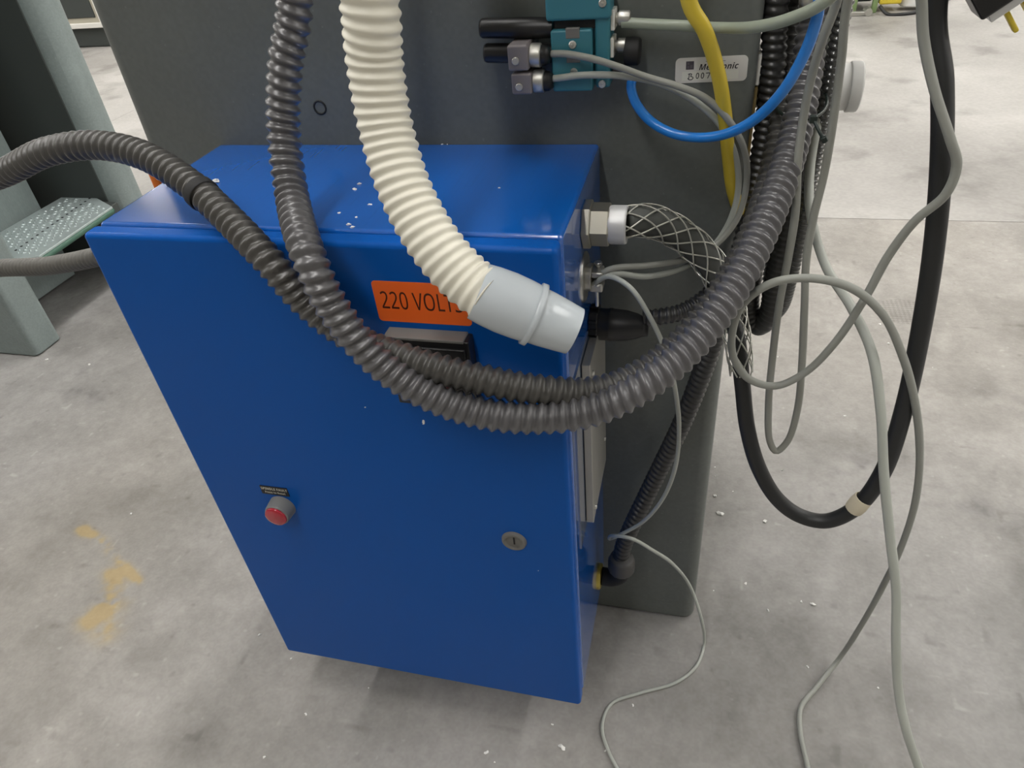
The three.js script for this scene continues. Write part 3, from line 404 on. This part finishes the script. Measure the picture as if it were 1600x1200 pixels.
single('orange_cord', cable([V(-0.157, 1.15, -0.7), V(-0.157, 1.09, -0.5), V(-0.1856, 1.0438, -0.36), V(-0.1849, 1.0198, -0.36), V(-0.1835, 0.9821, -0.36), V(-0.165, 0.55, -0.4), V(-0.17, 0.02, -0.42)], 0.008), M.orange, 'orange cord running down the left edge of the grey column', 'cord');
// ties on the bundle
{
  const c = V(0.8641, 1.125, -0.29), ring = [...Array(17)].map((_, i) => { const a = i / 16 * 6.283; return V(c.x + 0.004 + Math.cos(a) * 0.030, c.y + 0.004 + Math.cos(a) * 0.004, c.z - 0.05 + Math.sin(a) * 0.075); });
  const h = V(0.8683, 1.1507, -0.2);
  single('cable_tie', [sweep(ring, 0.0022, 0.006, 6), box(h.x - 0.004, h.x + 0.004, h.y - 0.004, h.y + 0.004, h.z - 0.004, h.z + 0.004, 0.001), sweep([h, V(0.8751, 1.1404, -0.19), V(0.8816, 1.1314, -0.185)], 0.0022, 0.004, 6), rod(V(0.8795, 1.1357, -0.185), V(0.8831, 1.1299, -0.185), 0.0036, 8)], M.tie, 'black cable tie round the conduit bundle with a short tail', 'cable tie');
}
single('pipe_fitting', lathe(V(0.8599, 1.2375, -0.34), V(0.8589, 1.266, -0.34), [[0, 0], [0, 0.010], [0.006, 0.012], [0.012, 0.012], [0.014, 0.009], [0.03, 0.009], [0.3, 0.009], [0.62, 0.009]], 10), M.zinc, 'small bright metal fitting at the top of the bundle beside the blue hose', 'fitting');
// white capped pipe stub on the column side
{
  const c = V(0.9226, 1.1281, -0.4), t = thing('pipe_stub', 'white plastic pipe stub with a flanged cap behind the hanging cables', 'pipe', V(0.81, c.y - 0.03, c.z));
  const A = (x) => V(x, c.y, c.z);
  part('pipe', rod(A(0.809), A(c.x - 0.018), 0.0245, 32), M.pvc, t);
  part('cap_body', lathe(A(c.x - 0.020), A(9), [[0, 0.022], [0, 0.028], [0.002, 0.0295], [0.030, 0.0295], [0.030, 0]], 40), M.pvc, t);
  part('cap_rim', lathe(A(c.x + 0.008), A(9), [[0, 0.0295], [0.001, 0.0318], [0.013, 0.0318], [0.0155, 0.030], [0.0155, 0]], 40), M.pvc, t);
}

// ---------- neighbouring machine with a tread plate step ----------
{
  const X = -1.68, t = thing('neighbour_machine', 'grey green machine with two posts and a tread plate step at the left', 'machine', V(-2.2, 0, -1.5));
  part('front_post', pillar(-2.30, X, -1.18, -1.047, 0.004, 1.9, 0.022, 0.005), M.greenPale, t);
  part('rear_post', pillar(-2.75, X, -1.92, -1.75, 0.004, 1.9, 0.07, 0.005), M.greenPale, t);
  part('inner_panel', box(-2.06, -2.0, 0.02, 1.9, -1.64, -1.17, 0.004), M.greenPale, t);
  part('recess_shade_panel', [box(-2.62, -2.56, 0.02, 1.9, -1.76, -1.1, 0.004), box(-2.62, -1.70, 1.5, 1.9, -1.76, -1.17, 0.01), box(-2.6, -1.745, 0.02, 1.5, -1.752, -1.745, 0.002)], M.greenDark, t);  // dark colour stands in for the shade inside the machine recess
  const y = 0.345, s = new THREE.Shape(); [[-1.633, -1.225], [-1.655, -1.665], [-1.895, -1.80], [-1.985, -1.785], [-1.985, -1.3], [-1.86, -1.2], [-1.70, -1.19]].forEach(([x, z], i) => i ? s.lineTo(x, -z) : s.moveTo(x, -z));
  const st = part('step', new THREE.ExtrudeGeometry(s, { depth: 0.006, bevelEnabled: true, bevelSize: 0.002, bevelThickness: 0.002, bevelSegments: 2 }).rotateX(-Math.PI / 2).translate(0, y - 0.008, 0), M.tread, t);
  part('step_lip', [sweep([V(-1.636, y - 0.02, -1.227), V(-1.658, y - 0.02, -1.66)], 0.012, 0.1, 8), sweep([V(-1.66, y - 0.02, -1.663), V(-1.893, y - 0.02, -1.797)], 0.012, 0.1, 8)], M.treadLip, t);
  part('step_bracket', [box(-1.96, -1.69, 0.20, y - 0.012, -1.74, -1.70, 0.004), box(-1.98, -1.72, 0.20, y - 0.012, -1.20, -1.175, 0.004)], M.greenDark, t);
  const lugs = [], holes = [];
  for (let i = 0; i < 12; i++) for (let j = 0; j < 24; j++) {
    const x = -1.95 + i * 0.026 + (j % 2) * 0.013, z = -1.24 - j * 0.021; if (x > -1.665 || x < -1.97 || (x > -1.9 && -z > 1.64 + (-1.66 - x) * 0.55) || Math.abs(x + 1.80 - (z + 1.5) * 0.12) < 0.014) continue;
    const g = new THREE.OctahedronGeometry(0.010, 0); g.scale(1, 0.42, 0.36); g.rotateY((i + j) % 2 ? 0.8 : -0.8); g.translate(x, y + 0.0002, z); lugs.push(g);
  }
  part('tread_lugs', lugs, M.tread, st).userData.kind = 'stuff';
  for (let k = 0; k < 17; k++) { const z = -1.26 - k * 0.032, x = -1.80 + (z + 1.5) * 0.12; part('drain_hole', rod(V(x, y - 0.004, z), V(x, y + 0.0012, z), 0.0055, 10), M.treadHole, st); }
}

// ---------- far off things at the frame's upper edge ----------
{
  const t = thing('far_machine', 'tall beige machine with a dark panel seen in the gap at upper left', 'machine', V(-6.3, 0, -6.9));
  part('plinth', box(-7.0, -5.55, 0.0, 0.20, -7.4, -6.45, 0.02), M.greenDark, t);
  part('cabinet', box(-7.1, -5.5, 0.20, 2.2, -7.4, -6.4, 0.03), M.beige, t);
  part('panel', box(-6.05, -5.64, 0.30, 1.9, -6.41, -6.385, 0.01), M.greenDark, t);
  part('trim', [box(-5.60, -5.52, 0.25, 2.1, -6.41, -6.38, 0.008), box(-6.9, -5.5, 0.20, 0.25, -6.42, -6.38, 0.008)], M.white, t);
}
{
  const t = thing('far_workbench', 'green machine frame with a yellow box far behind the hanging cables', 'machine', V(2.0, 0, -6.7));
  part('frame', [box(1.55, 1.78, 0.05, 1.0, -6.9, -6.5, 0.02), box(1.86, 1.90, 0.0, 1.0, -6.55, -6.5, 0.008), box(2.02, 2.06, 0.0, 1.0, -6.56, -6.5, 0.008), box(1.5, 2.5, 0.9, 1.0, -7.1, -6.45, 0.02)], M.limeGreen, t);
  part('bed', box(1.78, 2.03, 0.07, 0.6, -7.0, -6.6, 0.02), M.greenDark, t);
  part('yellow_box', box(2.07, 2.24, 0.06, 0.5, -6.8, -6.5, 0.015), M.yellow, t);
  part('drum', lathe(V(2.36, 0.03, -6.62), V(2.36, 1, -6.62), [[0, 0], [0, 0.11], [0.01, 0.12], [0.6, 0.12], [0.62, 0.11], [0.62, 0]], 28), M.pvc, t);
  part('foot_bar', [box(1.5, 1.98, 0.0, 0.035, -6.45, -6.40, 0.008), rod(V(1.98, 0.03, -6.5), V(1.98, 0.03, -6.38), 0.03, 14)], M.zinc, t);
  part('floor_lead', cable([V(2.07, 0.06, -6.45), V(2.13, 0.012, -6.38), V(2.25, 0.012, -6.36), V(2.38, 0.02, -6.42), V(2.52, 0.05, -6.6), V(2.7, 0.012, -6.9)], 0.014), M.rubber, t);
}
// black pendant box with a yellow lever at the upper right corner
{
  const o = V(1.0044, 1.2486, -0.18), u = V(1.033, 1.2711, -0.18).sub(o).normalize(), f = V(0, 0, 1), up = f.clone().cross(u).normalize(), m = new THREE.Matrix4().makeBasis(u, up, f).setPosition(o);
  const at = (x, y, z) => V(x, y, z).applyMatrix4(m), bx = (...a) => box(...a).applyMatrix4(m);
  const t = thing('pendant_box', 'black box with a pale edge strip and yellow lever at the upper right corner', 'control box', at(0.06, 0, -0.04));
  part('case', bx(0, 0.16, 0, 0.22, -0.04, 0, 0.003), M.black, t);
  part('edge_strip', bx(0.006, 0.16, -0.007, 0.001, -0.036, -0.002, 0.001), M.ferrule, t);
  part('lever', [bx(0.0185, 0.0232, -0.033, -0.004, -0.02, -0.01, 0.002), bx(0.034, 0.12, -0.026, -0.004, -0.028, -0.008, 0.004)], M.yellow, t);
  part('hanger', rod(at(0.08, 0.2, -0.04), V(at(0.08, 0.2, -0.04).x + 0.02, TOP + 0.0, -0.10), 0.009, 14), M.rubber, t);
}

// ---------- white chips on the floor and the cabinet ----------
{
  const kinds = [0, 1, 2, 3].map((k) => {
    const g = new THREE.IcosahedronGeometry(1, 1), p = g.attributes.position;
    for (let i = 0; i < p.count; i++) { const h = 0.55 + 0.6 * hash(Math.round(p.getX(i) * 90), Math.round(p.getY(i) * 90 + p.getZ(i) * 41), 30 + k); p.setXYZ(i, p.getX(i) * h * (k === 1 ? 1.7 : 1), (p.getY(i) * 0.5) * h, p.getZ(i) * h * (k === 2 ? 0.5 : 0.85)); }
    g.computeVertexNormals(); g.computeBoundingBox(); g.translate(0, -g.boundingBox.min.y, 0); return g;
  });
  const drop = (p, r, label, group) => { const m = new THREE.Mesh(kinds[Math.floor(rnd() * 4)], M.chip); m.name = numbered('plaster_chip'); m.scale.setScalar(r * 1.3); m.rotation.y = rnd() * 6.28; m.position.copy(p); m.position.y -= 0.0004; scene.add(m); tag(m, label, 'chip', group); };
  for (const [p, r] of [[V(0.8483, 0, -0.8219), 2], [V(0.8489, 0, -0.7868), 2], [V(1.0253, 0, -0.8363), 2.4], [V(0.8502, 0, -0.7123), 4], [V(0.896, 0, -0.736), 2], [V(0.8641, 0, -0.6508), 5], [V(0.974, 0, -0.6425), 4.5], [V(0.9246, 0, -0.4415), 3], [V(0.9721, 0, -0.376), 3], [V(1.0453, 0, -0.4132), 2.4], [V(1.0695, 0, -0.4089), 5], [V(0.8527, 0, -0.4089), 1.5], [V(1.0466, 0, -0.2503), 1.8], [V(1.1791, 0, -0.2282), 2], [V(1.3821, 0, -1.6065), 4], [V(1.3906, 0, -1.4907), 3.6], [V(1.4987, 0, -1.3678), 3], [V(1.0384, -0, -1.3721), 2.5], [V(1.2129, 0, -1.0936), 2],
    [V(-0.1714, 0, -0.1019), 3.4], [V(-0.0669, 0, -0.0598), 2], [V(0.1379, 0, -0.0276), 1.5], [V(0.0275, 0, 0.0532), 2], [V(-0.0161, 0, 0.1523), 2.4], [V(0.4263, 0, 0.0543), 2.6], [V(0.5712, 0, 0.015), 4.2], [V(0.4473, 0, 0.0688), 1.6], [V(0.6987, 0, -0.0976), 1.7], [V(0.5438, 0, -0.0264), 1.5], [V(0.6559, 0, 0.0044), 1.6], [V(-0.7499, -0, -0.3884), 3], [V(-1.4252, 0, -1.0292), 4], [V(-1.6312, 0, -1.0375), 3]])
    p.x > 0.8 ? drop(p, r * 0.001, 'small white plaster chip on the concrete to the right of the grey column', 'white chips right of the column')
      : p.x > -0.12 ? drop(p, r * 0.001, 'small white plaster chip on the concrete in front of the cabinet foot', 'white chips before the cabinet')
      : drop(p, r * 0.001, 'small white plaster chip on the concrete to the left of the blue cabinet', 'white chips left of the cabinet');
  for (const [p, r] of [[V(0.0911, 1.0818, -0.1669), 4.6], [V(0.3112, 1.0818, -0.1663), 2.4], [V(0.3113, 1.0818, -0.1493), 2], [V(0.3501, 1.0818, -0.0442), 2.6], [V(0.3507, 1.0818, -0.0654), 1.6], [V(0.3787, 1.0818, -0.3157), 1.6], [V(0.3866, 1.0818, -0.3156), 1.4], [V(0.3528, 1.0818, -0.1027), 1.6], [V(0.5058, 1.0818, -0.1595), 1.4], [V(0.3225, 1.0818, -0.0768), 1.8], [V(0.3579, 1.0818, -0.0377), 2.4]])
    drop(p, r * 0.001, 'small white plaster chip lying on top of the blue cabinet', 'white chips on the cabinet top');
}

scene.traverse((o) => { if (o.isMesh) { o.castShadow = true; o.receiveShadow = true; } });
renderer.render(scene, camera);
